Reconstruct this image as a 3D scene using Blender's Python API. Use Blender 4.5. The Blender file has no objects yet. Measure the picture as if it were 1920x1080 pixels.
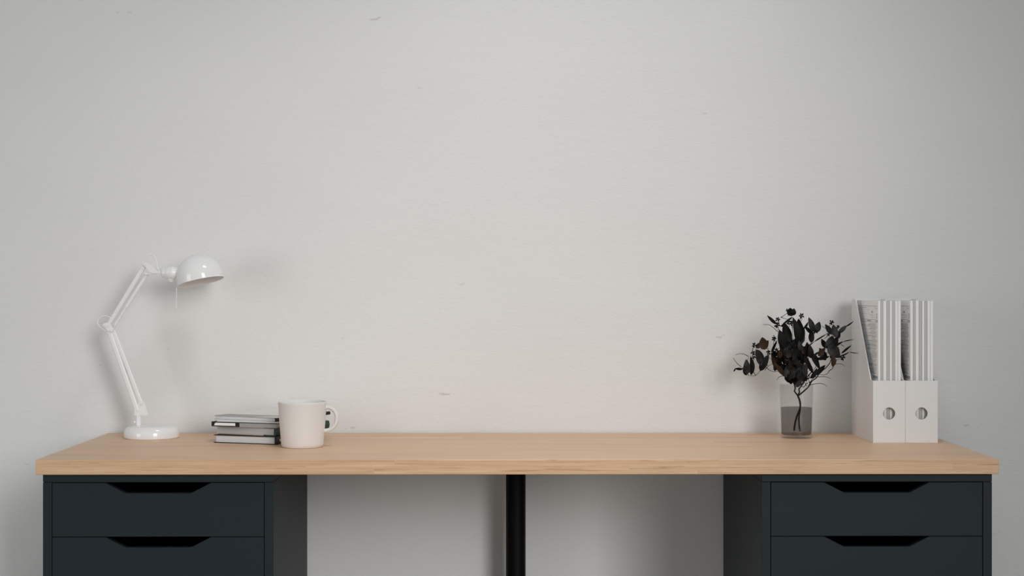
import bpy, bmesh, math, random
from mathutils import Vector, Matrix, Quaternion
sc = bpy.context.scene
COL = sc.collection
PI = math.pi

# ------------------------------------------------------------------ camera
TOP = 0.74                                   # height of the desk top
CX, CD, CH = -0.0338, 3.2475, 0.3558          # camera: x, distance in front of desk edge, height above desk top
YAW, FPX = 0.0065, 2933.88
cam = bpy.data.cameras.new('camera')
cam.sensor_width = 36.0
cam.lens = FPX / 1920 * 36
cam.clip_start = 0.05
cam_o = bpy.data.objects.new('camera', cam)
COL.objects.link(cam_o)
cam_o.location = (CX, -CD, TOP + CH)
cam_o.rotation_euler = (PI / 2, 0, -YAW)
sc.camera = cam_o

# ------------------------------------------------------------------ world, lights, exposure
sc.view_settings.view_transform = 'Standard'
sc.view_settings.look = 'None'
sc.view_settings.gamma = 1
sc.view_settings.use_curve_mapping = False
sc.view_settings.exposure = -0.13
w = bpy.data.worlds.new('world')
sc.world = w
w.use_nodes = True
w.node_tree.nodes['Background'].inputs['Color'].default_value = (0.93, 0.97, 1.0, 1)
w.node_tree.nodes['Background'].inputs['Strength'].default_value = 0.235


def area(name, loc, target, sx, sy, power, color=(1, 1, 1), spread=180):
    l = bpy.data.lights.new(name, 'AREA')
    l.shape = 'RECTANGLE'
    l.size, l.size_y = sx, sy
    l.energy = power
    l.color = color
    l.spread = math.radians(spread)
    o = bpy.data.objects.new(name, l)
    COL.objects.link(o)
    o.location = loc
    o.rotation_euler = (Vector(target) - Vector(loc)).to_track_quat('-Z', 'Y').to_euler()
    return o


area('window_light_right', (2.75, -6.3, 2.75), (-0.40, 0.6, 0.92), 2.0, 3.6, 16.5, (1.0, 0.99, 0.975), 36)
area('window_light_left', (-3.2, -2.0, 1.15), (-0.1, 0.6, 0.75), 1.1, 1.6, 11.6, (1.0, 0.99, 0.98), 130)
area('ceiling_light', (0.25, -0.5, 2.95), (0.15, 0.15, 0), 0.5, 0.3, 4.6, (1, 1, 1), 90)
sc.cycles.transparent_max_bounces = 24
sc.cycles.max_bounces = 10

# ------------------------------------------------------------------ helpers


def P(px, py, Y):
    """point of the depth plane y = Y that the photo shows at (px, py)"""
    xr = (px - 960) / FPX
    zr = -(py - 540) / FPX
    r = Vector((xr * math.cos(YAW) + math.sin(YAW), -xr * math.sin(YAW) + math.cos(YAW), zr))
    t = (Y + CD) / r.y
    return Vector((CX, -CD, TOP + CH)) + r * t


def link(name, bm, m, parent=None, loc=None, smooth=False, bev=0, seg=2, angle=35):
    me = bpy.data.meshes.new(name)
    bmesh.ops.recalc_face_normals(bm, faces=bm.faces)
    bm.to_mesh(me)
    bm.free()
    for mm in (m if isinstance(m, (list, tuple)) else [m]):
        me.materials.append(mm)
    o = bpy.data.objects.new(name, me)
    COL.objects.link(o)
    if parent:
        o.parent = parent
    if loc is not None:
        o.location = loc
    if bev:
        b = o.modifiers.new('bevel', 'BEVEL')
        b.width, b.segments, b.limit_method, b.angle_limit = bev, seg, 'ANGLE', math.radians(40)
    if smooth or bev:
        for p in me.polygons:
            p.use_smooth = True
        me.set_sharp_from_angle(angle=math.radians(angle if not bev else 80))
        if bev:
            wn = o.modifiers.new('wn', 'WEIGHTED_NORMAL')
            wn.keep_sharp = True
    return o


def tag(o, label=None, cat=None, group=None, kind=None):
    if label: o['label'] = label
    if cat: o['category'] = cat
    if group: o['group'] = group
    if kind: o['kind'] = kind
    return o


def thing(name, loc, label, cat, rz=0, group=None):
    o = bpy.data.objects.new(name, None)
    o.empty_display_size = 0.05
    COL.objects.link(o)
    o.location = loc
    o.rotation_euler = (0, 0, rz)
    return tag(o, label, cat, group)


def box(bm, x0, x1, y0, y1, z0, z1, mi=0):
    v = [bm.verts.new(c) for c in ((x0, y0, z0), (x1, y0, z0), (x1, y1, z0), (x0, y1, z0),
                                   (x0, y0, z1), (x1, y0, z1), (x1, y1, z1), (x0, y1, z1))]
    fs = []
    for f in ((0, 3, 2, 1), (4, 5, 6, 7), (0, 1, 5, 4), (1, 2, 6, 5), (2, 3, 7, 6), (3, 0, 4, 7)):
        fc = bm.faces.new([v[i] for i in f])
        fc.material_index = mi
        fs.append(fc)
    return fs


def prism(bm, pts, axis, a, b, mi=0):
    """closed 2-D outline swept along an axis ('x': pts are y,z; 'y': pts are x,z; 'z': pts are x,y)"""
    def mk(p, t):
        return {'x': (t, p[0], p[1]), 'y': (p[0], t, p[1]), 'z': (p[0], p[1], t)}[axis]
    A = [bm.verts.new(mk(p, a)) for p in pts]
    B = [bm.verts.new(mk(p, b)) for p in pts]
    n = len(pts)
    for f in [A[::-1], B] + [[A[i], A[(i + 1) % n], B[(i + 1) % n], B[i]] for i in range(n)]:
        fc = bm.faces.new(f)
        fc.material_index = mi


def lathe(bm, prof, n=48, mat=None, mi=0):
    """profile of (r, z) turned about z; r = 0 closes; mat places it"""
    mat = mat or Matrix()
    rings = []
    for r, z in prof:
        if r < 1e-7:
            rings.append([bm.verts.new(mat @ Vector((0, 0, z)))])
        else:
            rings.append([bm.verts.new(mat @ Vector((r * math.cos(2 * PI * k / n), r * math.sin(2 * PI * k / n), z))) for k in range(n)])
    for a, b in zip(rings, rings[1:]):
        for k in range(n):
            j = (k + 1) % n
            if len(a) == 1 and len(b) == 1:
                continue
            if len(a) == 1: f = [a[0], b[k], b[j]]
            elif len(b) == 1: f = [a[k], a[j], b[0]]
            else: f = [a[k], a[j], b[j], b[k]]
            bm.faces.new(f).material_index = mi


def spline(pts, k=6):
    """Catmull-Rom through the points"""
    pts = [Vector(p) for p in pts]
    if len(pts) < 3:
        return [pts[0].lerp(pts[-1], i / k) for i in range(k + 1)]
    e = [2 * pts[0] - pts[1]] + pts + [2 * pts[-1] - pts[-2]]
    out = []
    for i in range(1, len(e) - 2):
        p0, p1, p2, p3 = e[i - 1:i + 3]
        for s in range(k):
            t = s / k
            out.append(0.5 * ((2 * p1) + (p2 - p0) * t + (2 * p0 - 5 * p1 + 4 * p2 - p3) * t * t + (3 * p1 - p0 - 3 * p2 + p3) * t ** 3))
    out.append(pts[-1])
    return out


def tube(bm, pts, r0, r1=None, n=10, cap=True, mi=0):
    r1 = r0 if r1 is None else r1
    pts = [Vector(p) for p in pts]
    T = (pts[1] - pts[0]).normalized()
    N = T.orthogonal().normalized()
    rings = []
    m = len(pts)
    for i, p in enumerate(pts):
        t2 = (pts[min(i + 1, m - 1)] - pts[max(i - 1, 0)]).normalized()
        q = T.rotation_difference(t2)
        N = (q @ N).normalized()
        T = t2
        B = T.cross(N)
        r = r0 + (r1 - r0) * i / (m - 1)
        rings.append([bm.verts.new(p + (N * math.cos(2 * PI * k / n) + B * math.sin(2 * PI * k / n)) * r) for k in range(n)])
    for a, b in zip(rings, rings[1:]):
        for k in range(n):
            bm.faces.new([a[k], a[(k + 1) % n], b[(k + 1) % n], b[k]]).material_index = mi
    if cap:
        bm.faces.new(rings[0][::-1]).material_index = mi
        bm.faces.new(rings[-1]).material_index = mi


def ball(bm, c, r, u=16, v=10, mi=0, scale=(1, 1, 1)):
    g = bmesh.ops.create_uvsphere(bm, u_segments=u, v_segments=v, radius=r)
    for q in g['verts']:
        q.co = Vector((q.co.x * scale[0], q.co.y * scale[1], q.co.z * scale[2])) + Vector(c)
    for q in g['verts']:
        for f in q.link_faces:
            f.material_index = mi


def bar(bm, a, b, wid, dep, mi=0):
    """rectangular bar between two points; wid lies in the xz plane, dep along y"""
    a, b = Vector(a), Vector(b)
    d = (b - a).normalized()
    yv = Vector((0, 1, 0))
    s = d.cross(yv).normalized() * wid / 2
    yv = yv * dep / 2
    A = [bm.verts.new(a + q) for q in (s + yv, s - yv, -s - yv, -s + yv)]
    B = [bm.verts.new(b + q) for q in (s + yv, s - yv, -s - yv, -s + yv)]
    for f in [A, B[::-1]] + [[A[i], B[i], B[(i + 1) % 4], A[(i + 1) % 4]] for i in range(4)]:
        bm.faces.new(f).material_index = mi


# ------------------------------------------------------------------ materials


def mat(name, color=(0.8, 0.8, 0.8), rough=0.5, spec=0.5, metal=0.0):
    m = bpy.data.materials.new(name)
    m.use_nodes = True
    b = m.node_tree.nodes['Principled BSDF']
    b.inputs['Base Color'].default_value = (*color, 1)
    b.inputs['Roughness'].default_value = rough
    b.inputs['Specular IOR Level'].default_value = spec
    b.inputs['Metallic'].default_value = metal
    return m


class NT:
    def __init__(s, m):
        s.nt = m.node_tree
        s.b = s.nt.nodes['Principled BSDF']

    def new(s, t, **kw):
        n = s.nt.nodes.new(t)
        for k, v in kw.items():
            setattr(n, k, v)
        return n

    def link(s, a, b): s.nt.links.new(a, b)

    def coord(s): return s.new('ShaderNodeTexCoord').outputs['Object']

    def mapping(s, vec, scale, loc=(0, 0, 0)):
        n = s.new('ShaderNodeMapping')
        n.inputs['Scale'].default_value = scale
        n.inputs['Location'].default_value = loc
        s.link(vec, n.inputs['Vector'])
        return n.outputs['Vector']

    def noise(s, vec, scale=1, detail=4, rough=0.5, W=None):
        n = s.new('ShaderNodeTexNoise')
        if W is not None:
            n.noise_dimensions = '4D'
            s.link(W, n.inputs['W'])
        n.inputs['Scale'].default_value = scale
        n.inputs['Detail'].default_value = detail
        n.inputs['Roughness'].default_value = rough
        s.link(vec, n.inputs['Vector'])
        return n.outputs['Fac']

    def ramp(s, fac, stops):
        n = s.new('ShaderNodeValToRGB')
        e = n.color_ramp.elements
        while len(e) < len(stops):
            e.new(0.5)
        for q, (p, c) in zip(e, stops):
            q.position = p
            q.color = (*c, 1) if len(c) == 3 else c
        s.link(fac, n.inputs['Fac'])
        return n.outputs['Color']

    def math(s, op, a, b=None, c=None):
        n = s.new('ShaderNodeMath', operation=op)
        for i, v in enumerate((a, b, c)):
            if v is None: continue
            if isinstance(v, (int, float)): n.inputs[i].default_value = v
            else: s.link(v, n.inputs[i])
        return n.outputs[0]

    def mix(s, fac, a, b, mode='MIX'):
        n = s.new('ShaderNodeMix', data_type='RGBA', blend_type=mode)
        for i, v in ((0, fac), (6, a), (7, b)):
            if isinstance(v, (int, float)): n.inputs[i].default_value = v
            elif isinstance(v, tuple): n.inputs[i].default_value = (*v, 1)
            else: s.link(v, n.inputs[i])
        return n.outputs[2]

    def bump(s, h, strength, dist):
        n = s.new('ShaderNodeBump')
        n.inputs['Strength'].default_value = strength
        n.inputs['Distance'].default_value = dist
        s.link(h, n.inputs['Height'])
        s.link(n.outputs['Normal'], s.b.inputs['Normal'])


# painted plaster wall: brushed, faintly pitted
M_WALL = mat('plaster', (0.7, 0.69, 0.67), 0.85, 0.25)
t = NT(M_WALL)
co = t.coord()
blot = t.noise(t.mapping(co, (1.3, 1, 2.0)), 1.0, 3, 0.5)
c1 = t.ramp(blot, [(0.3, (0.735, 0.733, 0.722)), (0.7, (0.775, 0.772, 0.757))])
pit = t.noise(t.mapping(co, (9.0, 1, 26.0)), 1.0, 1, 0.4)
pit2 = t.noise(t.mapping(co, (60, 1, 130), (3.1, 0, 1.7)), 1.0, 2, 0.5)
pm = t.math('MULTIPLY', t.ramp(pit, [(0.775, (0, 0, 0)), (0.80, (1, 1, 1))]), t.ramp(pit2, [(0.52, (0, 0, 0)), (0.6, (1, 1, 1))]))
t.link(t.mix(pm, c1, (0.60, 0.59, 0.57)), t.b.inputs['Base Color'])
g1 = t.noise(t.mapping(co, (120, 1, 300)), 1.0, 5, 0.65)
g2 = t.noise(t.mapping(co, (12, 1, 38)), 1.0, 4, 0.55)
hh = t.math('ADD', t.math('MULTIPLY', g1, 0.6), t.math('MULTIPLY', g2, 0.75))
t.bump(hh, 0.62, 0.0024)

# bamboo / oak worktop
def wood(name, grain, fine, stops, knots):
    m = mat(name, (0.5, 0.33, 0.2), 0.42, 0.4)
    t = NT(m)
    co = t.coord()
    sp = t.new('ShaderNodeSeparateXYZ'); t.link(co, sp.inputs[0])
    rowz = t.math('FLOOR', t.math('MULTIPLY', t.math('ADD', sp.outputs[2], 0.0418), 95.0))
    rowy = t.math('FLOOR', t.math('MULTIPLY', sp.outputs[1], 26.0))
    row = t.math('ADD', rowz, t.math('MULTIPLY', rowy, 7.3))
    wn = t.new('ShaderNodeTexWhiteNoise', noise_dimensions='1D'); t.link(row, wn.inputs['W'])
    seg = t.math('FLOOR', t.math('ADD', t.math('MULTIPLY', sp.outputs[0], 1.49), t.math('MULTIPLY', wn.outputs['Value'], 3.0)))
    wn2 = t.new('ShaderNodeTexWhiteNoise', noise_dimensions='2D')
    cb = t.new('ShaderNodeCombineXYZ'); t.link(row, cb.inputs[0]); t.link(seg, cb.inputs[1]); t.link(cb.outputs[0], wn2.inputs['Vector'])
    W = t.math('MULTIPLY', wn2.outputs['Value'], 40.0)
    n1 = t.noise(t.mapping(co, grain), 1.0, 6, 0.72, W)
    n2 = t.noise(t.mapping(co, (fine, 150, 520)), 1.0, 4, 0.7)
    base = t.ramp(n1, stops)
    base = t.mix(0.35, base, t.ramp(n2, [(0.3, (0.50, 0.31, 0.18)), (0.7, (0.80, 0.59, 0.415))]))
    tone = t.ramp(wn2.outputs['Value'], [(0, (0.95, 0.945, 0.94)), (1, (1.03, 1.02, 1.0))])
    base = t.mix(1.0, base, tone, 'MULTIPLY')
    kn = t.noise(t.mapping(co, (7.0, 90, 210), (1.7, 0, 0.3)), 1.0, 4, 0.65, W)
    knm = t.ramp(kn, [(0.575, (0, 0, 0)), (0.68, (knots,) * 3)])
    base = t.mix(knm, base, (0.33, 0.165, 0.065))
    t.link(base, t.b.inputs['Base Color'])
    t.link(t.ramp(n2, [(0.2, (0.36,) * 3), (0.8, (0.5,) * 3)]), t.b.inputs['Roughness'])
    t.bump(n2, 0.12, 0.0006)
    return m


M_WOOD = wood('oiled_wood', (1.3, 42, 170), 1.6, [(0.30, (0.50, 0.30, 0.165)), (0.43, (0.70, 0.455, 0.28)), (0.55, (0.765, 0.515, 0.335)), (0.70, (0.84, 0.60, 0.42))], 0.06)
M_WOODEDGE = wood('oiled_wood_edge', (4.0, 38, 170), 5, [(0.30, (0.41, 0.205, 0.09)), (0.43, (0.62, 0.375, 0.21)), (0.55, (0.71, 0.46, 0.275)), (0.70, (0.81, 0.59, 0.395))], 0.75)

M_CAB = mat('blue_grey_paint', (0.0165, 0.0245, 0.0285), 0.5, 0.16)
M_CABIN = mat('cabinet_inside', (0.012, 0.015, 0.017), 0.8, 0.1)  # near-black colour deepens the shade seen through the drawer cut-outs
M_BLACK = mat('black_metal', (0.0022, 0.0022, 0.0022), 0.5, 0.12)
M_FLOOR = mat('floor_concrete', (0.42, 0.41, 0.40), 0.7, 0.3)
t = NT(M_FLOOR)
t.link(t.ramp(t.noise(t.coord(), 2.5, 5), [(0.3, (0.70, 0.69, 0.68)), (0.7, (0.77, 0.76, 0.75))]), t.b.inputs['Base Color'])
M_LAMP = mat('white_lacquer', (0.84, 0.84, 0.835), 0.12, 0.5)
M_LAMPM = mat('white_lacquer_satin', (0.82, 0.82, 0.81), 0.3, 0.5)
M_SHADEIN = mat('shade_inside', (0.90, 0.87, 0.85), 0.5, 0.3)
M_CORD = mat('white_cord', (0.82, 0.82, 0.81), 0.4)
M_BULB = mat('frosted_bulb', (0.85, 0.84, 0.82), 0.3)
M_MUG = mat('matt_stoneware', (0.77, 0.745, 0.705), 0.55, 0.3)
t = NT(M_MUG)
t.link(t.ramp(t.noise(t.coord(), 900, 2), [(0.3, (0.735, 0.72, 0.69)), (0.7, (0.765, 0.75, 0.72))]), t.b.inputs['Base Color'])
M_FILE = mat('white_card', (0.76, 0.755, 0.745), 0.45, 0.4)
M_MAGW = mat('white_paper', (0.87, 0.865, 0.85), 0.6, 0.25)
M_MAGG = mat('pale_grey_paper', (0.53, 0.53, 0.52), 0.6, 0.25)
M_INK = mat('grey_ink', (0.36, 0.36, 0.36), 0.7, 0.2)
M_INK2 = mat('pale_ink', (0.58, 0.575, 0.57), 0.7, 0.2)
M_LEAFB = mat('leaf_brown', (0.034, 0.0165, 0.007), 0.6, 0.2)


def leafmat(name, a, b, r):
    m = mat(name, a, r, 0.22)
    t = NT(m)
    t.link(t.ramp(t.noise(t.coord(), 60, 3), [(0.35, a), (0.65, b)]), t.b.inputs['Base Color'])
    return m


M_LEAFD = leafmat('leaf_black', (0.001, 0.001, 0.001), (0.0028, 0.0028, 0.0027), 0.65)
M_LEAFG = leafmat('leaf_charcoal_highlit', (0.012, 0.0125, 0.013), (0.024, 0.025, 0.026), 0.5)  # charcoal leaves, colour lightened to stand in for grey highlights
M_STEM = leafmat('stem_bark', (0.008, 0.006, 0.005), (0.016, 0.012, 0.009), 0.7)
M_BLKCOVER = mat('black_cloth_cover', (0.008, 0.008, 0.009), 0.55, 0.3)
M_GREEN = mat('dark_green_cover', (0.012, 0.045, 0.036), 0.5, 0.35)
M_BEIGE = mat('beige_cover', (0.62, 0.47, 0.36), 0.55, 0.3)
M_GREYCOV = mat('warm_grey_cover', (0.34, 0.335, 0.325), 0.45, 0.4)
M_SPGREY = mat('taupe_spine', (0.33, 0.32, 0.315), 0.5, 0.3)
M_CREAM = mat('cream_cover', (0.80, 0.79, 0.72), 0.5, 0.35)


def pages(name, a, b):
    m = mat(name, a, 0.75, 0.15)
    t = NT(m)
    n = t.noise(t.mapping(t.coord(), (6, 6, 1100)), 1.0, 3, 0.6)
    t.link(t.ramp(n, [(0.3, a), (0.7, b)]), t.b.inputs['Base Color'])
    return m


M_PAGES = pages('page_block', (0.47, 0.455, 0.45), (0.66, 0.64, 0.635))
M_PAGESW = pages('page_block_white', (0.62, 0.615, 0.62), (0.74, 0.735, 0.74))


def glass(name, tint, refl):
    m = bpy.data.materials.new(name)
    m.use_nodes = True
    nt = m.node_tree
    nt.nodes.remove(nt.nodes['Principled BSDF'])
    tr = nt.nodes.new('ShaderNodeBsdfTransparent'); tr.inputs[0].default_value = (*tint, 1)
    gl = nt.nodes.new('ShaderNodeBsdfGlossy'); gl.inputs['Roughness'].default_value = 0.03
    fr = nt.nodes.new('ShaderNodeFresnel'); fr.inputs['IOR'].default_value = refl
    mx = nt.nodes.new('ShaderNodeMixShader')
    mn = nt.nodes.new('ShaderNodeMath'); mn.operation = 'MINIMUM'; mn.inputs[1].default_value = 0.07
    nt.links.new(fr.outputs[0], mn.inputs[0])
    nt.links.new(mn.outputs[0], mx.inputs[0]); nt.links.new(tr.outputs[0], mx.inputs[1]); nt.links.new(gl.outputs[0], mx.inputs[2])
    nt.links.new(mx.outputs[0], nt.nodes['Material Output'].inputs['Surface'])
    return m


M_GLASS = glass('smoked_glass', (0.925, 0.923, 0.92), 1.3)
M_WATER = glass('grey_water', (0.60, 0.585, 0.58), 1.02)

# ------------------------------------------------------------------ the setting
bm = bmesh.new(); box(bm, -4.5, 4.5, 0.606, 0.756, 0, 3.2)
wall = tag(link('wall_back', bm, M_WALL), kind='structure')
bm = bmesh.new(); box(bm, -4.5, 4.5, -8.0, 0.606, -0.05, 0)
tag(link('floor', bm, M_FLOOR), kind='structure')

# ------------------------------------------------------------------ desk
TH = 0.0314
desk = thing('desk', (0, 0, TOP), 'long wooden desk along the wall over two dark drawer units', 'desk')
bm = bmesh.new(); fs = box(bm, -1.0, 1.0, 0.0, 0.60, -TH, 0)
for f in fs[2:]:
    f.material_index = 1
link('tabletop', bm, [M_WOOD, M_WOODEDGE], desk, bev=0.0016, seg=2)
bm = bmesh.new()
lathe(bm, [(0, -TH), (0.045, -TH), (0.045, -TH - 0.004), (0.0236, -TH - 0.006), (0.0236, -TOP + 0.02), (0.03, -TOP + 0.018), (0.03, -TOP), (0, -TOP)], 40,
      Matrix.Translation((-0.0004, 0.50, 0)))
tag(link('leg', bm, M_BLACK, desk, smooth=True), 'round black leg')

# ------------------------------------------------------------------ drawer units


def arc_poly(pts, rad, n=5):
    """outline with the corners whose radius is not zero rounded"""
    out = []
    m = len(pts)
    for i, (p, r) in enumerate(zip(pts, rad)):
        if r == 0:
            out.append(p); continue
        p = Vector(p); a = (Vector(pts[i - 1]) - p).normalized(); b = (Vector(pts[(i + 1) % m]) - p).normalized()
        ang = a.angle(b); d = r / math.tan(ang / 2)
        s, e = p + a * d, p + b * d
        for k in range(n + 1):
            u = k / n
            out.append(tuple((1 - u) ** 2 * s + 2 * u * (1 - u) * p + u * u * e))
    return out


def drawer_unit(x0, x1, label):
    y0, y1, zt = 0.012, 0.577, TOP - TH
    root = thing('drawer_unit', ((x0 + x1) / 2, y0, 0), label, 'drawer unit', group='drawer units under the desk')
    hw, dep, st = (x1 - x0) / 2, y1 - y0, 0.0185
    ztop = TOP - 0.0489
    bm = bmesh.new(); box(bm, -hw, hw, 0, dep, ztop + 0.0006, zt)
    link('top_panel', bm, M_CAB, root, bev=0.0008)
    for s in (-1, 1):
        bm = bmesh.new(); box(bm, *sorted((s * hw, s * (hw - st))), 0.0, dep, 0.0, ztop)
        link('side_panel', bm, M_CAB, root, bev=0.0008)
    iw = hw - st
    bm = bmesh.new(); box(bm, -iw, iw, dep - 0.006, dep - 0.001, 0.05, ztop)
    link('back_panel', bm, M_CAB, root)
    bm = bmesh.new(); box(bm, -iw, iw, 0.02, 0.035, 0.0, 0.118)
    link('plinth', bm, M_CAB, root)
    fw, fh, g = iw - 0.0012, 0.1119, 0.1132
    for k in range(5):
        zt_ = ztop - 0.0008 - k * g
        zb = zt_ - fh
        o = [(-fw, zb), (fw, zb), (fw, zt_), (0.1095, zt_), (0.0685, zt_ - 0.0212), (-0.0685, zt_ - 0.0212), (-0.1095, zt_), (-fw, zt_)]
        pts = arc_poly(o, [0, 0, 0, 0.010, 0.018, 0.018, 0.010, 0])
        bm = bmesh.new(); prism(bm, pts, 'y', 0.0004, 0.0184)
        d = link('drawer', bm, M_CAB, root, bev=0.0007)
        bm = bmesh.new()
        hz, bw = zb + 0.078, fw - 0.012
        box(bm, -bw, bw, 0.0186, 0.50, zb + 0.008, zb + 0.016)
        box(bm, -bw, -bw + 0.012, 0.0186, 0.50, zb + 0.0161, hz)
        box(bm, bw - 0.012, bw, 0.0186, 0.50, zb + 0.0161, hz)
        box(bm, -bw + 0.0121, bw - 0.0121, 0.488, 0.50, zb + 0.0161, hz)
        tag(link('drawer_box', bm, M_CABIN, d))
    return root


drawer_unit(-0.9881, -0.509, 'dark blue-grey drawer unit under the desk end that carries the white lamp')
drawer_unit(0.508, 0.9893, 'dark blue-grey drawer unit under the desk end that carries the plant and files')

# ------------------------------------------------------------------ desk lamp
LY = 0.479
lx = P(284.5, 815, LY).x
lamp = thing('desk_lamp', (lx, LY, TOP), 'glossy white jointed desk lamp with a dome shade on a round base', 'lamp')
L0 = Vector((lx, LY, TOP))


def LP(px, py, dy=0.0):
    return P(px, py, LY) - L0 + Vector((0, dy, 0))


bm = bmesh.new()
lathe(bm, [(0, 0.0), (0.0625, 0), (0.0645, 0.002), (0.0649, 0.008), (0.0640, 0.015), (0.0610, 0.0225), (0.0560, 0.0270), (0.0480, 0.0293), (0.030, 0.0302), (0, 0.0305)], 72)
link('base', bm, M_LAMP, lamp, smooth=True)
c0 = LP(259.7, 799); ctop = LP(259.7, 776)
bm = bmesh.new()
lathe(bm, [(0.0063, 0.028), (0.0063, ctop.z), (0, ctop.z)], 24, Matrix.Translation((c0.x, 0, 0)))
post = link('post', bm, M_LAMP, lamp, smooth=True)
bm = bmesh.new()
k0 = LP(252.5, 791.5)
tube(bm, [(c0.x - 0.006, 0, k0.z), (k0.x, 0, k0.z)], 0.0018, n=10)
ball(bm, (k0.x, 0, k0.z), 0.0035)
link('clamp_screw', bm, M_LAMP, post, smooth=True)
# bracket that carries both bars of the lower arm: two cheeks and a pin
bm = bmesh.new()
tri = [(LP(*q).x, LP(*q).z) for q in ((251.5, 764), (252.5, 778.5), (277.5, 778.5), (271, 753), (264.5, 751.5))]
for s in (-1, 1):
    prism(bm, tri, 'y', s * 0.0032 - 0.0012, s * 0.0032 + 0.0012)
for q in ((258, 768), (266, 757), (261, 778)):
    a = LP(*q); tube(bm, [(a.x, -0.0072, a.z), (a.x, 0.0072, a.z)], 0.0026, n=14)
bar(bm, LP(257.6, 764), LP(258.2, 778.6), 0.0138, 0.0116)
link('lower_bracket', bm, M_LAMPM, lamp, bev=0.0006)


def arm_bar(a, b, wid, dep, y=0.0, name='arm_bar'):
    bm = bmesh.new()
    bar(bm, LP(*a, y), LP(*b, y), wid, dep)
    return link(name, bm, M_LAMPM, lamp, bev=min(wid, dep) * 0.3, seg=3)


arm_bar((258.5, 771), (201.5, 610), 0.0125, 0.011, -0.001)
arm_bar((265.5, 757), (212.5, 618.5), 0.0104, 0.009, 0.0)
arm_bar((203.5, 609), (271.5, 497), 0.0108, 0.010, 0.0005)
arm_bar((210, 619), (275.5, 513.5), 0.0052, 0.006, 0.0)
bm = bmesh.new(); tube(bm, [LP(236.5, 576.5), LP(275, 514.5)], 0.0049, n=16)
link('spring_sleeve', bm, M_LAMPM, lamp, smooth=True)
# knee joint
bm = bmesh.new()
tri = [(LP(*q).x, LP(*q).z) for q in ((193.5, 608), (199, 605), (208, 604.5), (215, 617), (211, 623.5), (203, 620))]
for s in (-1, 1):
    prism(bm, tri, 'y', s * 0.0085 - 0.001, s * 0.0085 + 0.001)
for q in ((202, 611), (211, 619.5)):
    a = LP(*q); tube(bm, [(a.x, -0.0115, a.z), (a.x, 0.0115, a.z)], 0.0032, n=14)
link('knee_joint', bm, M_LAMPM, lamp, bev=0.0005)
# head bracket
bm = bmesh.new()
tri = [(LP(*q).x, LP(*q).z) for q in ((270.3, 495), (273, 492.3), (278.5, 492.5), (284, 496.5), (289.5, 503), (298, 508.5), (298.5, 512.5), (287, 513.2), (280.5, 509), (276.5, 502.5), (272, 500))]
for s in (-1, 1):
    prism(bm, tri, 'y', s * 0.0078 - 0.001, s * 0.0078 + 0.001)
for q in ((272.5, 496.5), (275, 513.5)):
    a = LP(*q); tube(bm, [(a.x, -0.0105, a.z), (a.x, 0.0105, a.z)], 0.0032, n=14)
bar(bm, LP(286, 511), LP(308, 511.5), 0.0055, 0.0128)
bar(bm, LP(274, 514.5), LP(292, 511.2), 0.005, 0.0124)
link('head_bracket', bm, M_LAMPM, lamp, bev=0.0006)
# cords looping past the joints
bm = bmesh.new()
tube(bm, spline([LP(*q, -0.003) for q in ((269.5, 503), (268.6, 494), (271, 486), (276.5, 480), (283.5, 477.8), (289.5, 480), (293, 487), (295, 497), (297.5, 507), (304, 511))], 6), 0.00135, n=8)
link('cord', bm, M_CORD, lamp, smooth=True)
bm = bmesh.new()
tube(bm, spline([LP(*q, -0.003) for q in ((211, 600), (206, 594.5), (198.5, 592), (190.5, 593.7), (185, 599), (183.7, 606), (187, 612), (193, 616.5), (200, 621))], 6), 0.00135, n=8)
link('cord', bm, M_CORD, lamp, smooth=True)
# socket between bracket and shade
ax = (LP(334, 512) - LP(303, 511)).normalized()
mx = Matrix.Translation(LP(302.5, 511)) @ ax.to_track_quat('Z', 'Y').to_matrix().to_4x4()
u = 1 / 787.0
bm = bmesh.new()
lathe(bm, [(0, 0), (6 * u, 0), (8.6 * u, 1.5 * u), (9.6 * u, 4 * u), (9.8 * u, 8 * u), (11.2 * u, 10 * u), (12.6 * u, 14 * u), (13 * u, 20 * u), (12.6 * u, 24 * u), (11 * u, 26 * u), (11 * u, 34 * u)], 40, mx)
link('socket', bm, M_LAMPM, lamp, smooth=True, angle=50)
bm = bmesh.new()
kz = LP(320, 519)
lathe(bm, [(0, -10.5 * u), (3.2 * u, -10 * u), (5.6 * u, -7.5 * u), (7.2 * u, -2 * u), (7.4 * u, 3 * u), (0, 3 * u)], 24, Matrix.Translation(kz))
link('tilt_knob', bm, M_LAMPM, lamp, smooth=True)
# shade: deep bowl, opening turned down, a little right and a little to the viewer
down = Vector((0.222, -0.098, -0.968)).normalized()
mx = Matrix.Translation(LP(376.2, 528.3)) @ (-down).to_track_quat('Z', 'Y').to_matrix().to_4x4()
R, H = 0.0559, 0.0662
prof = [(R, 0)]
sk = 0.010
prof += [(R, sk * 0.5)]
prof += [(R * math.cos(a), sk + (H - sk) * math.sin(a)) for a in [PI / 2 * k / 16 for k in range(16)]] + [(0, H)]
bm = bmesh.new()
lathe(bm, prof, 72, mx)
th = 0.0012
inner = [(max(r - th, 0), z - (th if z > sk else 0)) for r, z in prof]
bm2 = bmesh.new(); lathe(bm2, inner, 72, mx)
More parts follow.
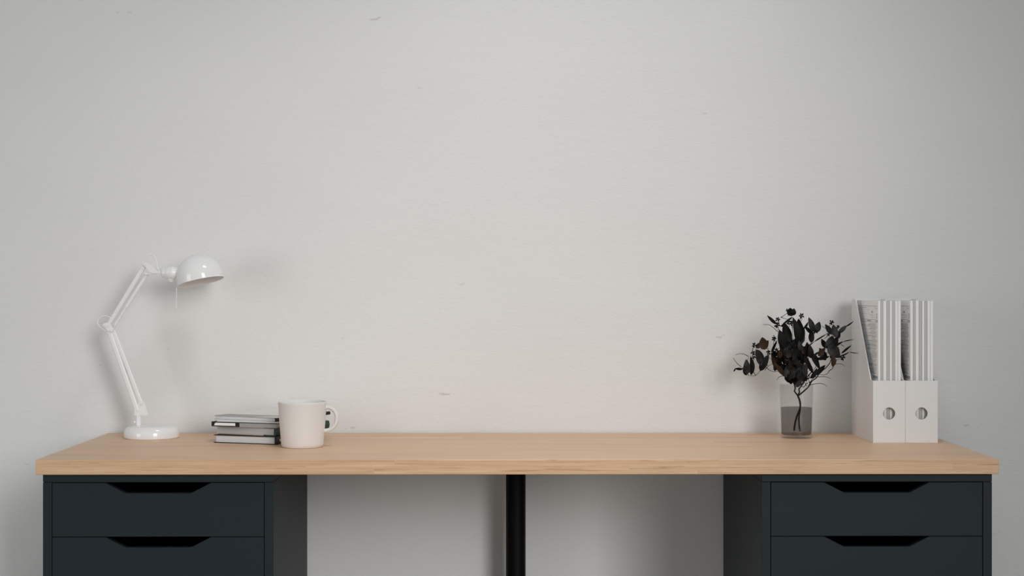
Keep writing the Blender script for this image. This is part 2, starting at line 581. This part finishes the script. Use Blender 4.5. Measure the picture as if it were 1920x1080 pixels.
# rim joins both skins
lathe(bm, [(R - th, 0), (R + 0.0004, -0.0006), (R, 0)], 72, mx)
shade = link('lamp_shade', bm, M_LAMP, lamp, smooth=True)
link('reflector', bm2, M_SHADEIN, shade, smooth=True)
bm = bmesh.new()
lathe(bm, [(0.012, 0.058), (0.0125, 0.050), (0.019, 0.038), (0.0195, 0.031), (0.014, 0.023), (0, 0.020)], 24, mx)
link('bulb', bm, M_BULB, lamp, smooth=True)
bm = bmesh.new()
tube(bm, [LP(332.6, 530, -0.01), LP(332.6, 576, -0.01)], 0.0010, n=8)
pc = link('pull_cord', bm, M_CORD, lamp, smooth=True)
bm = bmesh.new(); ball(bm, LP(332.6, 576.5, -0.01), 0.0031, 14, 9)
link('bead', bm, M_CORD, pc, smooth=True)

# ------------------------------------------------------------------ mug
my = 0.262
mxx = P(567, 838, my).x
mug = thing('mug', (mxx, my, TOP), 'off-white matt stoneware mug with a round handle in front of the books', 'mug')
bm = bmesh.new()
prof = [(0, 0.0015), (0.0395, 0.0015), (0.041, 0.0), (0.0435, 0.0), (0.0460, 0.0022), (0.0473, 0.008), (0.0485, 0.025), (0.0514, 0.060), (0.0538, 0.0962), (0.0543, 0.0997), (0.0539, 0.1012),
        (0.0528, 0.1015), (0.0518, 0.1004), (0.0508, 0.0930), (0.0484, 0.060), (0.0455, 0.025), (0.043, 0.010), (0.037, 0.006), (0, 0.0055)]
lathe(bm, prof, 80)
link('body', bm, M_MUG, mug, smooth=True, angle=60)
bm = bmesh.new()
hp = [P(px, py, my) - Vector((mxx, my, TOP)) for px, py in ((607.5, 764.5), (614.5, 763.6), (621.5, 765.8), (627.8, 771.2), (631.2, 779), (631.2, 788.5), (628, 797), (622, 803.5), (614, 807), (605.5, 807.8))]
pts = spline(hp, 6)
# flattened loop section
N = 14
rings = []
for i, p in enumerate(pts):
    T = (pts[min(i + 1, len(pts) - 1)] - pts[max(i - 1, 0)]).normalized()
    S = T.cross(Vector((0, 1, 0))).normalized()
    rings.append([bm.verts.new(p + S * 0.0046 * math.cos(2 * PI * k / N) + Vector((0, 1, 0)) * 0.0062 * math.sin(2 * PI * k / N)) for k in range(N)])
for a, b in zip(rings, rings[1:]):
    for k in range(N):
        bm.faces.new([a[k], a[(k + 1) % N], b[(k + 1) % N], b[k]])
bm.faces.new(rings[0]); bm.faces.new(rings[-1])
link('handle', bm, M_MUG, mug, smooth=True)

# ------------------------------------------------------------------ stacked books
# local axes: origin at the front right lower corner, -x along the page edge, +y along the spine


def book(corner, z0, z1, rz, wd, ln, cover, pagesm, ct, label, spine='right', in_=0.004, cover2=None, split=None):
    root = thing('book', (corner[0], corner[1], TOP + z0), label, 'book', rz, 'books stacked behind the mug')
    h = z1 - z0
    cm = [cover, cover2 or cover]
    bm = bmesh.new()
    if spine == 'right':
        def board(za, zb):
            if split:
                box(bm, -wd * split, -0.0018, 0, ln, za, zb, 0)
                box(bm, -wd, -wd * split, 0, ln, za, zb, 1)
            else:
                box(bm, -wd, -0.0018, 0, ln, za, zb, 0)
        board(0, ct)
        board(h - ct, h)
        # slightly rounded spine
        sp = [(-0.0018, 0), (0.0004, ct * 0.6), (0.0016, h * 0.3), (0.002, h * 0.5), (0.0016, h * 0.7), (0.0004, h - ct * 0.6), (-0.0018, h), (-0.0035, h - ct), (-0.0035, ct)]
        A = [bm.verts.new((x, 0, z)) for x, z in sp]; B = [bm.verts.new((x, ln, z)) for x, z in sp]
        n = len(sp)
        for f in [A[::-1], B] + [[A[i], A[(i + 1) % n], B[(i + 1) % n], B[i]] for i in range(n)]:
            bm.faces.new(f)
    cv = link('cover', bm, cm, root)
    bm = bmesh.new()
    box(bm, -wd + in_, -0.0052, in_, ln - in_, ct, h - ct)
    link('page_block', bm, pagesm, root)
    return root


RZ = math.radians
C1 = (-0.5460, 0.3045)
b1 = book(C1, 0, 0.0187, RZ(-19), 0.159, 0.205, M_BLKCOVER, M_PAGESW, 0.0017, 'black hardback book at the bottom of the stack, lying on the desk')
bm = bmesh.new()
lathe(bm, [(0, 0), (0.0030, 0), (0.0030, 0.0004), (0, 0.0004)], 20, Matrix.Translation((0.0019, 0.016, 0.0095)) @ Matrix.Rotation(PI / 2, 4, 'Y'))
tag(link('spine_mark', bm, M_MAGW, b1), 'small white mark on the spine')
C2 = (-0.5480, 0.3110)
book(C2, 0.0188, 0.0377, RZ(-26), 0.164, 0.226, M_GREEN, M_PAGES, 0.0021, 'dark green and beige book second from the bottom of the stack', cover2=M_BEIGE, split=0.2, in_=0.0012)
# third: spine turned to the front, black with a white title label
C3 = (-0.5450, 0.3040)
t3 = thing('book', (C3[0], C3[1], TOP + 0.0378), 'black and grey book with a white spine label, in the middle of the stack', 'book', RZ(-19), 'books stacked behind the mug')
h3, w3, l3 = 0.0108, 0.166, 0.205
bm = bmesh.new()
box(bm, -w3, -w3 * 0.565, 0, l3, 0, 0.0013, 0); box(bm, -w3, -w3 * 0.565, 0, l3, h3 - 0.0013, h3, 0)
box(bm, -w3, -w3 * 0.565, 0, 0.002, 0.0013, h3 - 0.0013, 0)
box(bm, -w3 * 0.565, 0, 0, l3, 0, 0.0010, 1); box(bm, -w3 * 0.565, 0, 0, l3, h3 - 0.0016, h3, 0)
box(bm, -w3 * 0.565, 0, 0, 0.002, 0.0010, h3 - 0.0016, 1)
link('cover', bm, [M_BLKCOVER, M_SPGREY], t3)
bm = bmesh.new(); box(bm, -w3 + 0.003, -0.003, 0.0022, l3 - 0.003, 0.0014, h3 - 0.0017)
link('page_block', bm, M_PAGES, t3)
bm = bmesh.new(); prism(bm, [(-w3 * 0.955, 0.0022), (-w3 * 0.63, 0.0022), (-w3 * 0.63, 0.0086), (-w3 * 0.93, 0.0086), (-w3 * 0.95, 0.0066)], 'y', -0.0004, -0.0001)
tag(link('spine_label', bm, M_MAGW, t3), 'blank white title label')
# thin booklet and the top book
C4 = (-0.5440, 0.3065)
t4 = thing('booklet', (C4[0], C4[1], TOP + 0.0487), 'thin white booklet just under the top book of the stack', 'booklet', RZ(-19), 'books stacked behind the mug')
bm = bmesh.new(); box(bm, -0.154, 0, 0, 0.20, 0.0026, 0.0032); box(bm, -0.154, 0, 0, 0.20, 0, 0.0005)
link('cover', bm, M_MAGW, t4)
bm = bmesh.new(); box(bm, -0.1535, -0.0005, 0.0006, 0.1995, 0.0005, 0.0026)
link('page_block', bm, M_PAGESW, t4)
C5 = (-0.5455, 0.3060)
t5 = book(C5, 0.0520, 0.0603, RZ(-26), 0.172, 0.226, M_BLKCOVER, M_PAGESW, 0.0007, 'top book of the stack with a grey and cream cover', cover2=M_GREYCOV, split=0.03, in_=0.002)
bm = bmesh.new()
z5 = 0.0083
W5, N5 = 0.172, 0.226


def patch(pts, mi, dz):
    prism(bm, pts, 'z', z5 + dz, z5 + dz + 0.00025, mi)


patch([(-W5, 0), (0, 0), (0, N5), (-W5, N5)], 0, 0.00003)
patch([(-W5, 0.052), (0, 0.058), (0, N5), (-W5, N5)], 1, 0.00030)
patch([(-0.062, 0.004), (-0.003, 0.006), (-0.003, 0.036), (-0.03, 0.034)], 1, 0.00030)
tag(link('cover_print', bm, [M_GREYCOV, M_CREAM], t5), 'grey jacket with cream areas')

# ------------------------------------------------------------------ magazine files
FW, FD, FH, FF = 0.0744, 0.2192, 0.329, 0.1428      # width, depth, back height, front height
Y0 = 0.343


def magazine_file(x0, label):
    root = thing('magazine_file', (x0, Y0, TOP), label, 'magazine file', group='white magazine files')
    t_ = 0.0024
    side = arc_poly([(t_ + 0.0001, 0.0), (FD, 0.0), (FD, FH), (0.178, FH), (0.024, FF), (t_ + 0.0001, FF)], [0, 0, 0, 0.004, 0.012, 0], 6)
    for s in (0, FW - t_):
        bm = bmesh.new(); prism(bm, side, 'x', s, s + t_)
        link('side_panel', bm, M_FILE, root, bev=0.0004)
    # front with a round finger hole
    bm = bmesh.new()
    n = 48
    cx, cz, r = FW / 2 - 0.0002, 0.0672, 0.0139
    x_, X_ = 0.0, FW
    outer, circ = [], []
    for k in range(n):
        a = 2 * PI * k / n + PI / 4
        ca, sa = math.cos(a), math.sin(a)
        circ.append((cx + r * ca, cz + r * sa))
        s = 1 / max(abs(ca), abs(sa))
        u_, v_ = ca * s, sa * s
        outer.append((cx + (u_ * (X_ - cx) if u_ > 0 else u_ * (cx - x_)), cz + (v_ * (FF - cz) if v_ > 0 else v_ * cz)))
    ring = {}
    for key, pts, y in (('of', outer, 0.0), ('ob', outer, t_), ('cf', circ, 0.0), ('cb', circ, t_)):
        ring[key] = [bm.verts.new((p[0], y, p[1])) for p in pts]
    for a, b in (('of', 'cf'), ('cf', 'cb'), ('cb', 'ob'), ('ob', 'of')):
        for k in range(n):
            j = (k + 1) % n
            bm.faces.new([ring[a][k], ring[a][j], ring[b][j], ring[b][k]])
    link('front_panel', bm, M_FILE, root, bev=0.0004)
    x_, X_ = t_ + 0.0001, FW - t_ - 0.0001
    bm = bmesh.new(); box(bm, x_, X_, FD - t_, FD, 0, FH)
    link('back_panel', bm, M_FILE, root)
    bm = bmesh.new(); box(bm, x_, X_, t_ + 0.0001, FD - t_ - 0.0001, 0.0004, 0.0024)
    link('bottom_panel', bm, M_FILE, root)
    return root


X1, X2 = 0.8193, 0.8940
magazine_file(X1, 'white magazine file nearest the plant, with a printed page showing above its slanted side')
magazine_file(X2, 'white magazine file farthest from the plant, at the right end of the desk')

# magazines: (left, right in mm from file, setback, white?)
MAGS = [(13.6, 19.9, 0, 1), (20.0, 25.9, 1.6, 0), (26.0, 33.7, 0.5, 1), (33.8, 41.0, 1.8, 0), (41.1, 46.9, 1.5, 1), (47.0, 53.0, 1.5, 0), (53.1, 59.9, 0.5, 1), (60.1, 66.9, 0.8, 1)]
ORD = ['first', 'second', 'third', 'fourth', 'fifth', 'sixth', 'seventh', 'eighth']


def page_print(y0, y1, z1, x):
    """columns of a printed form on the cover, as thin ink strips"""
    rnd = random.Random(5)
    bm = bmesh.new()

    def ink(a, b, z, hgt, mi=0):       # a..b measured from the spine edge to the back, in metres
        box(bm, x - 0.00025, x - 0.00005, y0 + a, y0 + b, z - hgt / 2, z + hgt / 2, mi)
    W = y1 - y0
    ink(0.006, W - 0.006, z1 - 0.0125, 0.0008)
    ink(0.115, W - 0.015, z1 - 0.0165, 0.0022, 1); ink(0.006, 0.030, z1 - 0.0175, 0.0016, 1)
    ink(0.080, W - 0.006, z1 - 0.0215, 0.0006, 1)
    # small triangular emblem
    bmv = [bm.verts.new((x - 0.0002, y0 + q, z)) for q, z in ((0.048, z1 - 0.0285), (0.066, z1 - 0.0285), (0.057, z1 - 0.0225))]
    bm.faces.new(bmv)
    for z in (0.031, 0.0355, 0.0395):
        ink(0.006, 0.018, z1 - z, 0.0016, 0)
    ink(0.034, 0.080, z1 - 0.0335, 0.0014, 1); ink(0.040, 0.066, z1 - 0.039, 0.0014, 1)
    ink(0.080, W - 0.006, z1 - 0.031, 0.0006, 1)
    ink(0.004, W - 0.006, z1 - 0.0445, 0.0008); ink(0.004, W - 0.006, z1 - 0.0495, 0.0008)
    ink(0.070, 0.105, z1 - 0.047, 0.0026); ink(0.003, 0.010, z1 - 0.047, 0.003); ink(0.016, 0.022, z1 - 0.047, 0.003)
    z = z1 - 0.0535
    k = 0
    while z > 0.155:
        a = 0.012 + rnd.random() * 0.012
        b = 0.058 + rnd.random() * 0.04
        ink(a, b, z, 0.0012 if k % 3 else 0.0016, 1 if k % 3 != 1 else 0)
        if k % 3 == 1:
            ink(0.075, W - 0.02, z - 0.0012, 0.0007, 1)
        if k % 7 == 3:
            ink(0.004, W - 0.006, z + 0.002, 0.0005, 1)
        z -= 0.0031
        k += 1
    ink(0.004, 0.05, 0.147, 0.006)
    return bm


mag_w = [bpy.data.meshes, None]
protos = {}
for fi, (fx, where) in enumerate(((X1, 'file nearest the plant'), (X2, 'file farthest from the plant'))):
    for i, (a, b, sb, wh) in enumerate(MAGS):
        ht = 0.3262 if wh else 0.3245
        ya, yb = 0.0088 + sb / 1000, 0.2155
        lab = '%s magazine, %s from the left in the %s' % ('white' if wh else 'pale grey', ORD[i], where)
        loc = (fx + a / 1000, Y0, TOP + 0.0025)
        if fi == 0:
            root = thing('magazine', loc, lab, 'magazine', group='magazines standing in the files')
            wd = (b - a) / 1000
            hz = ht - 0.0025
            bm = bmesh.new()
            r = min(0.0022, wd * 0.36)
            o = arc_poly([(0, ya), (wd, ya), (wd, yb), (0, yb)], [r, r, 0, 0], 5)
            # outside cover: spine plus two boards, 0.3 mm
            inn = [(wd - 0.0004, yb), (wd - 0.0004, ya + 0.0012), (0.0004, ya + 0.0012), (0.0004, yb)]
            prism(bm, o[:-2] + [(wd, yb)] + inn + [(0, yb)], 'z', 0, hz)
            link('cover', bm, M_MAGW if wh else M_MAGG, root, smooth=True)
            bm = bmesh.new(); box(bm, 0.0005, wd - 0.0005, ya + 0.0013, yb - 0.001, 0.0005, hz - 0.0012)
            link('page_block', bm, M_PAGESW, root)
            if i == 0:
                link('printed_form', page_print(ya, yb, hz, 0.0), [M_INK, M_INK2], root)
            protos[i] = root
        else:
            src = protos[i]
            root = src.copy(); COL.objects.link(root)
            root.location = loc
            root['label'] = lab
            for ch in src.children:
                c = ch.copy(); COL.objects.link(c); c.parent = root

# ------------------------------------------------------------------ vase
vy = 0.468
vx = P(1493.3, 815, vy).x
vase = thing('glass_vase', (vx, vy, TOP), 'smoked clear glass tumbler vase half full of water, holding the dark twig', 'vase')
rb, rt, vh = 0.0366, 0.0400, 0.1262
bm = bmesh.new()
rr = lambda z: rb + (rt - rb) * z / vh
lathe(bm, [(0, 0), (rb - 0.001, 0), (rb, 0.001), (rr(0.06), 0.06), (rt, vh), (rt - 0.0009, vh + 0.0005), (rt - 0.0018, vh), (rr(0.06) - 0.0018, 0.06), (rr(0.009) - 0.0018, 0.009), (rr(0.009) - 0.004, 0.0072), (0, 0.0072)], 72)
link('glass', bm, M_GLASS, vase, smooth=True)
bm = bmesh.new()
q = 0.0020
lathe(bm, [(0, 0.0076), (rr(0.009) - 0.0043, 0.0076), (rr(0.0095) - q, 0.0095), (rr(0.04) - q, 0.04), (rr(0.0715) - q, 0.0715), (0, 0.0712)], 72)
link('water', bm, M_WATER, vase, smooth=True)

# ------------------------------------------------------------------ plant twig
plant = thing('plant_twig', (vx, vy, TOP + 0.012), 'black-leaved branching twig with buds standing in the glass vase', 'plant')
O = Vector((vx, vy, TOP + 0.012))
rnd = random.Random(11)


def PP(px, py, dy=0.0):
    return P(px, py, vy + dy) - O


stems = [
    ([(1489, 807.5, .004), (1490.5, 795, .004), (1494, 781, .003), (1498.5, 770, .001), (1500.5, 762, -.002), (1499.8, 752, -.001), (1496.5, 743, 0), (1492, 737, .002), (1489.5, 733, .004), (1491, 728, .004), (1488, 718, .003), (1482, 711, .002), (1477, 706, 0)], 1.9, 1.1),
    ([(1500.5, 809, -.008), (1498.5, 796, -.007), (1498, 783, -.005), (1499.5, 771, -.003), (1500.5, 760, .001), (1498.5, 749, .002), (1495.8, 742, 0), (1499, 735, -.004), (1498, 730, -.004), (1502, 724, -.003), (1506, 716, 0), (1508, 706, .004)], 1.9, 1.0),
    ([(1496, 742.5, 0), (1503, 737, .006), (1511, 730, .010), (1517, 724, .012), (1522, 715, .014), (1531, 708, .016), (1537, 699, .018), (1548, 690, .02), (1556, 680, .02), (1560, 668, .018)], 1.5, 0.7),
]
for pts, r0, r1 in stems:
    bm = bmesh.new()
    tube(bm, spline([PP(*p) for p in pts], 6), r0 * 0.00127, r1 * 0.00127, 10)
    link('stem', bm, M_STEM, plant, smooth=True)

# finer twigs and tendrils
twigs = [
    [(1482, 711), (1470, 700), (1460, 694), (1448, 693)], [(1488, 716), (1484, 700), (1480, 680), (1472, 660), (1468, 640)],
    [(1477, 706), (1468, 694), (1456, 684), (1444, 672), (1434, 668)], [(1440, 684, .01), (1428, 692, .01), (1417, 704, .01), (1403, 704, .01)],
    [(1503, 720), (1496, 700), (1492, 680), (1490, 655), (1486, 625), (1484, 594)], [(1508, 706), (1512, 690), (1516, 670), (1518, 650), (1522, 641)],
    [(1522, 640), (1524, 630), (1528, 622)], [(1505, 716), (1520, 700), (1528, 690), (1534, 676), (1544, 668)], [(1506, 727), (1513, 716), (1510, 700), (1506, 690)],
    [(1519, 722), (1516, 708), (1521, 696), (1517, 684)], [(1514, 727), (1522, 712), (1530, 704), (1526, 694)], [(1492, 726), (1497, 717), (1491, 709), (1485, 706)],
    [(1508, 714), (1518, 708), (1514, 699), (1521, 690), (1516, 680)], [(1505, 722), (1511, 712), (1524, 706), (1533, 697), (1529, 688)], [(1500, 722), (1504, 712), (1512, 706), (1509, 696)],
    [(1504, 688), (1505, 706), (1505, 722)], [(1556, 655), (1558, 645), (1562, 634), (1566, 630)], [(1545, 668), (1552, 660), (1556, 655)], [(1560, 628), (1549, 617), (1541, 611)],
    [(1562, 687), (1560, 692), (1555, 695), (1552, 700), (1545, 703), (1536, 702), (1526, 701)], [(1562, 688), (1566, 683), (1575, 682), (1581, 684), (1584, 687)],
    [(1520, 707), (1535, 706.5), (1548, 706.5), (1558, 710)], [(1517, 722), (1527, 720), (1538, 719), (1546, 721), (1551, 725)], [(1473, 705.5), (1466, 705), (1460, 707.5), (1457, 713)],
    [(1403, 668), (1396, 664.5), (1387, 663), (1379, 665.5)], [(1390, 688), (1383, 682), (1378, 676), (1375, 671)], [(1458, 622), (1452, 616), (1444, 610), (1437, 608.5), (1430, 608)],
    [(1464, 596), (1472, 590), (1479, 586)], [(1464, 594), (1470, 597), (1478, 599)], [(1457, 604), (1458, 614), (1459, 622)], [(1501, 592), (1500, 600), (1500, 608)],
    [(1436, 688), (1443, 694), (1452, 697), (1460, 695), (1466, 690)], [(1434, 694), (1440, 687), (1448, 682)], [(1441, 654), (1436, 652), (1429, 632.5)], [(1451, 628), (1451, 640), (1450, 650)],
    [(1478, 648), (1470, 646), (1462, 648)], [(1474, 656), (1466, 652), (1458, 654)], [(1472, 662), (1464, 658), (1457, 661)], [(1569, 674), (1566, 680), (1565, 685)], [(1570, 640), (1571, 648)], [(1577, 646), (1583, 650)],
    [(1413, 650), (1411, 658), (1415, 664), (1424, 672)], [(1498, 716), (1494, 705), (1497, 694)], [(1403, 704, .01), (1400, 690, .008), (1402, 676, .006), (1404, 668, .004)], [(1417, 704, .01), (1410, 690, .008), (1414, 672, .006)], [(1505, 726), (1499, 714), (1509, 704), (1503, 692)], [(1512, 724), (1508, 712), (1517, 702), (1524, 692), (1520, 684)], [(1512, 720), (1519, 716), (1527, 712)],
]
for tw in twigs:
    dy = rnd.uniform(-0.02, 0.02)
    bm = bmesh.new()
    tube(bm, spline([PP(p[0], p[1], p[2] if len(p) > 2 else dy) for p in tw], 5), 0.00085, 0.00045, 6)
    link('twig', bm, M_STEM, plant, smooth=True)


def leaf(bm, base, tip, wid, mi, bend=0.15, roll=None, n=7):
    """a veined blade with a midrib fold, 0.3 mm thick"""
    base, tip = Vector(base), Vector(tip)
    ax_ = tip - base
    L = ax_.length
    ax_.normalize()
    view = Vector((0, -1, 0))
    side = ax_.cross(view).normalized()
    nrm = side.cross(ax_).normalized()
    q_ = Quaternion(ax_, rnd.uniform(-0.5, 0.5) if roll is None else roll)
    side = q_ @ side; nrm = q_ @ nrm
    prof_ = []
    for i in range(n + 1):
        s = i / n
        wv = (math.sin(PI * min(s ** 0.8, 1)) ** 0.75) if 0 < s < 1 else 0.0
        wv *= (1.0 if s < 0.6 else 1.0 - 0.25 * (s - 0.6))
        c = base + ax_ * (L * s) + nrm * (bend * L * (math.sin(PI * s)))
        prof_.append((c, wv * wid / 2))
    top, bot = [], []
    for c, hw in prof_:
        fold = 0.22 * hw
        row_ = [c - side * hw + nrm * fold, c - side * hw * 0.5 + nrm * fold * 0.35, c, c + side * hw * 0.5 + nrm * fold * 0.35, c + side * hw + nrm * fold]
        if hw == 0:
            row_ = [c]
        top.append([bm.verts.new(p + nrm * 0.00015) for p in row_])
        bot.append([bm.verts.new(p - nrm * 0.00015) for p in row_])
    for grid, flip in ((top, 0), (bot, 1)):
        for a, b in zip(grid, grid[1:]):
            m = max(len(a), len(b)) - 1
            for k in range(m):
                f = [a[k] if len(a) > 1 else a[0], a[k + 1] if len(a) > 1 else None, b[k + 1] if len(b) > 1 else None, b[k] if len(b) > 1 else b[0]]
                f = [x for x in f if x is not None]
                f = list(dict.fromkeys(f))
                if len(f) > 2:
                    bm.faces.new(f[::-1] if flip else f).material_index = mi
    # close the rim
    for e in (0, -1):
        for i in range(n):
            ta = top[i][e] if len(top[i]) > 1 else top[i][0]; tb = top[i + 1][e] if len(top[i + 1]) > 1 else top[i + 1][0]
            ba = bot[i][e] if len(bot[i]) > 1 else bot[i][0]; bb = bot[i + 1][e] if len(bot[i + 1]) > 1 else bot[i + 1][0]
            try:
                bm.faces.new([ta, tb, bb, ba]).material_index = mi
            except ValueError:
                pass


# base x, y, tip x, y, width px, tone (0 black, 1 charcoal with painted highlight, 2 brown)
LEAVES = [
    (1484, 593, 1481, 577, 14, 0), (1486, 592, 1489, 578, 10, 0), (1456, 608, 1438, 591, 6, 0), (1495, 642, 1486, 594, 14, 0), (1500, 640, 1497, 597, 17, 0), (1496, 648, 1508, 614, 13, 0),
    (1481, 642, 1470, 604, 17, 0), (1478, 612, 1462, 611, 5, 0), (1486, 594, 1464, 611, 4, 0), (1468, 652, 1461, 618, 17, 0), (1474, 640, 1460, 622, 13, 0), (1482, 650, 1476, 618, 13, 0), (1472, 664, 1464, 630, 14, 0),
    (1525, 622, 1516, 594.5, 11, 1), (1529, 624, 1537, 603, 13, 1), (1523, 626, 1508, 611, 7, 0), (1521, 643, 1522, 618, 13, 0),
    (1561, 627, 1547, 607.5, 10, 1), (1568, 633, 1562, 608, 13, 1), (1572, 625, 1588, 610, 8, 1), (1570, 636, 1574, 620, 8, 0),
    (1554, 658, 1561, 629, 18, 1), (1549, 653, 1540, 635, 9, 1), (1565, 648, 1570, 630, 9, 0), (1526, 641, 1551, 625.5, 3, 0), (1585, 613, 1601, 602, 2.6, 0),
    (1562, 653, 1582, 640, 5, 0), (1580, 641, 1602, 636.5, 1.8, 0), (1577, 663, 1597, 647, 5, 0), (1574, 668, 1593, 659.5, 3, 0), (1592, 659.5, 1611, 662, 1.6, 0), (1506, 617, 1515, 603.5, 5, 0),
    (1552, 648, 1575, 671, 20, 1), (1572, 650, 1556, 672, 14, 1), (1561, 687.5, 1560, 664, 11, 2), (1548, 676, 1536, 652, 13, 0), (1534, 668, 1548, 652, 11, 2), (1524, 668, 1537, 659, 4, 0), (1530, 673, 1556, 668, 7, 0),
    (1515, 668, 1513, 641, 12, 0), (1520, 672, 1517, 645, 11, 0), (1521, 660, 1538, 694, 10, 0), (1508, 664, 1526, 702, 9, 0), (1528, 704, 1548, 684, 9, 0), (1519, 710, 1532, 690, 9, 0), (1522, 664, 1536, 676, 8, 0),
    (1434, 656, 1429, 632, 17, 2), (1428, 655, 1441, 638, 13, 2), (1417, 653, 1430, 641, 9, 1), (1417, 655, 1434, 681, 12, 1), (1428, 686, 1417, 658, 11, 1), (1425, 696, 1442, 664, 13, 0), (1401, 702, 1399, 673, 13, 1), (1408, 704, 1407, 667, 11, 0),
    (1393, 692, 1377, 691, 5, 0), (1379, 691, 1375, 697, 3, 0), (1400, 704, 1393, 688, 8, 0), (1446, 661, 1457, 638, 5, 0),
    (1455, 690, 1446, 660, 13, 2), (1457, 684, 1472, 706, 9, 2), (1453, 696, 1452, 678, 9, 2), (1466, 684, 1450, 668, 10, 2), (1458, 668, 1446, 656, 7, 0),
    (1489, 652, 1510, 632, 5, 1), (1492, 655, 1510, 637, 4, 0), (1488, 655, 1474, 634, 5, 1), (1502, 660, 1528, 640, 3, 0), (1500, 652, 1494, 630, 7, 0),
]
for i, (bx, by, tx, ty, wd, tn) in enumerate(LEAVES):
    dy = rnd.uniform(-0.028, 0.028)
    tilt = rnd.uniform(-0.35, 0.35) * 0.012
    bm = bmesh.new()
    leaf(bm, PP(bx, by, dy), PP(tx, ty, dy + tilt), wd / 789 * 1.05, 0, rnd.uniform(-0.12, 0.16))
    link('leaf', bm, [M_LEAFD, M_LEAFG, M_LEAFB][tn], plant, smooth=True, angle=60)
# the dense heart of the twig, leaf over leaf
bm = bmesh.new()
for i in range(105):
    a = rnd.uniform(0, 2 * PI); rad = math.sqrt(rnd.random())
    x = 1488 + 25 * rad * math.cos(a); y = 676 + 38 * rad * math.sin(a)
    x -= (y - 672) * -0.10
    an = rnd.uniform(-1.0, 1.0) + (x - 1490) * 0.03
    L = rnd.uniform(16, 26)
    dy = rnd.uniform(-0.035, 0.035)
    leaf(bm, PP(x, y + L / 2, dy), PP(x + math.sin(an) * L * 0.6, y + L / 2 - math.cos(an) * L, dy + rnd.uniform(-.008, .008)), rnd.uniform(8, 13) / 789, rnd.choice((0, 0, 0, 1, 1, 2)), rnd.uniform(-.15, .2))
tag(link('foliage', bm, [M_LEAFD, M_LEAFG, M_LEAFB], plant, smooth=True, angle=60), kind='stuff')
# clusters of small star-shaped buds
BUDS = [(1414, 647, 5), (1412, 662, 5), (1397, 690, 6), (1402, 695, 5), (1441, 661, 5), (1457, 609.5, 6), (1458, 599, 5), (1503, 592, 5.5), (1476.5, 582, 4), (1451, 635, 5), (1559, 604.5, 5), (1529, 621, 5.5),
        (1580, 671, 5.5), (1571, 613, 4), (1485, 606, 6), (1478, 604, 5), (1492, 612, 5), (1455, 656, 4), (1413, 670, 4), (1479, 690, 5), (1553, 627, 4), (1500, 703, 5)]
for x, y, s in BUDS:
    dy = rnd.uniform(-0.024, 0.0)
    c = PP(x, y, dy)
    bm = bmesh.new()
    a0 = rnd.uniform(0, 2 * PI)
    ball(bm, c, 0.0016, 8, 6)
    dv = Vector((1489 - x, 700 - y)).normalized() * 11
    tube(bm, spline([c, PP(x + dv.x * .5 + 1, y + dv.y * .5, dy), PP(x + dv.x, y + dv.y, dy + .004)], 4), 0.0005, 0.0006, 6)
    for k in range(5):
        a = a0 + k * 2 * PI / 5 + rnd.uniform(-.25, .25)
        d = Vector((math.cos(a), rnd.uniform(-.5, .3), math.sin(a))).normalized()
        r_ = s / 789 * 0.95
        m_ = Matrix.Translation(c + d * r_ * 0.62) @ d.to_track_quat('Z', 'Y').to_matrix().to_4x4()
        lathe(bm, [(0, -r_ * .5), (r_ * .22, -r_ * .25), (r_ * .34, r_ * .05), (r_ * .18, r_ * .32), (0, r_ * .5)], 8, m_)
    link('bud_cluster', bm, M_LEAFD, plant, smooth=True)
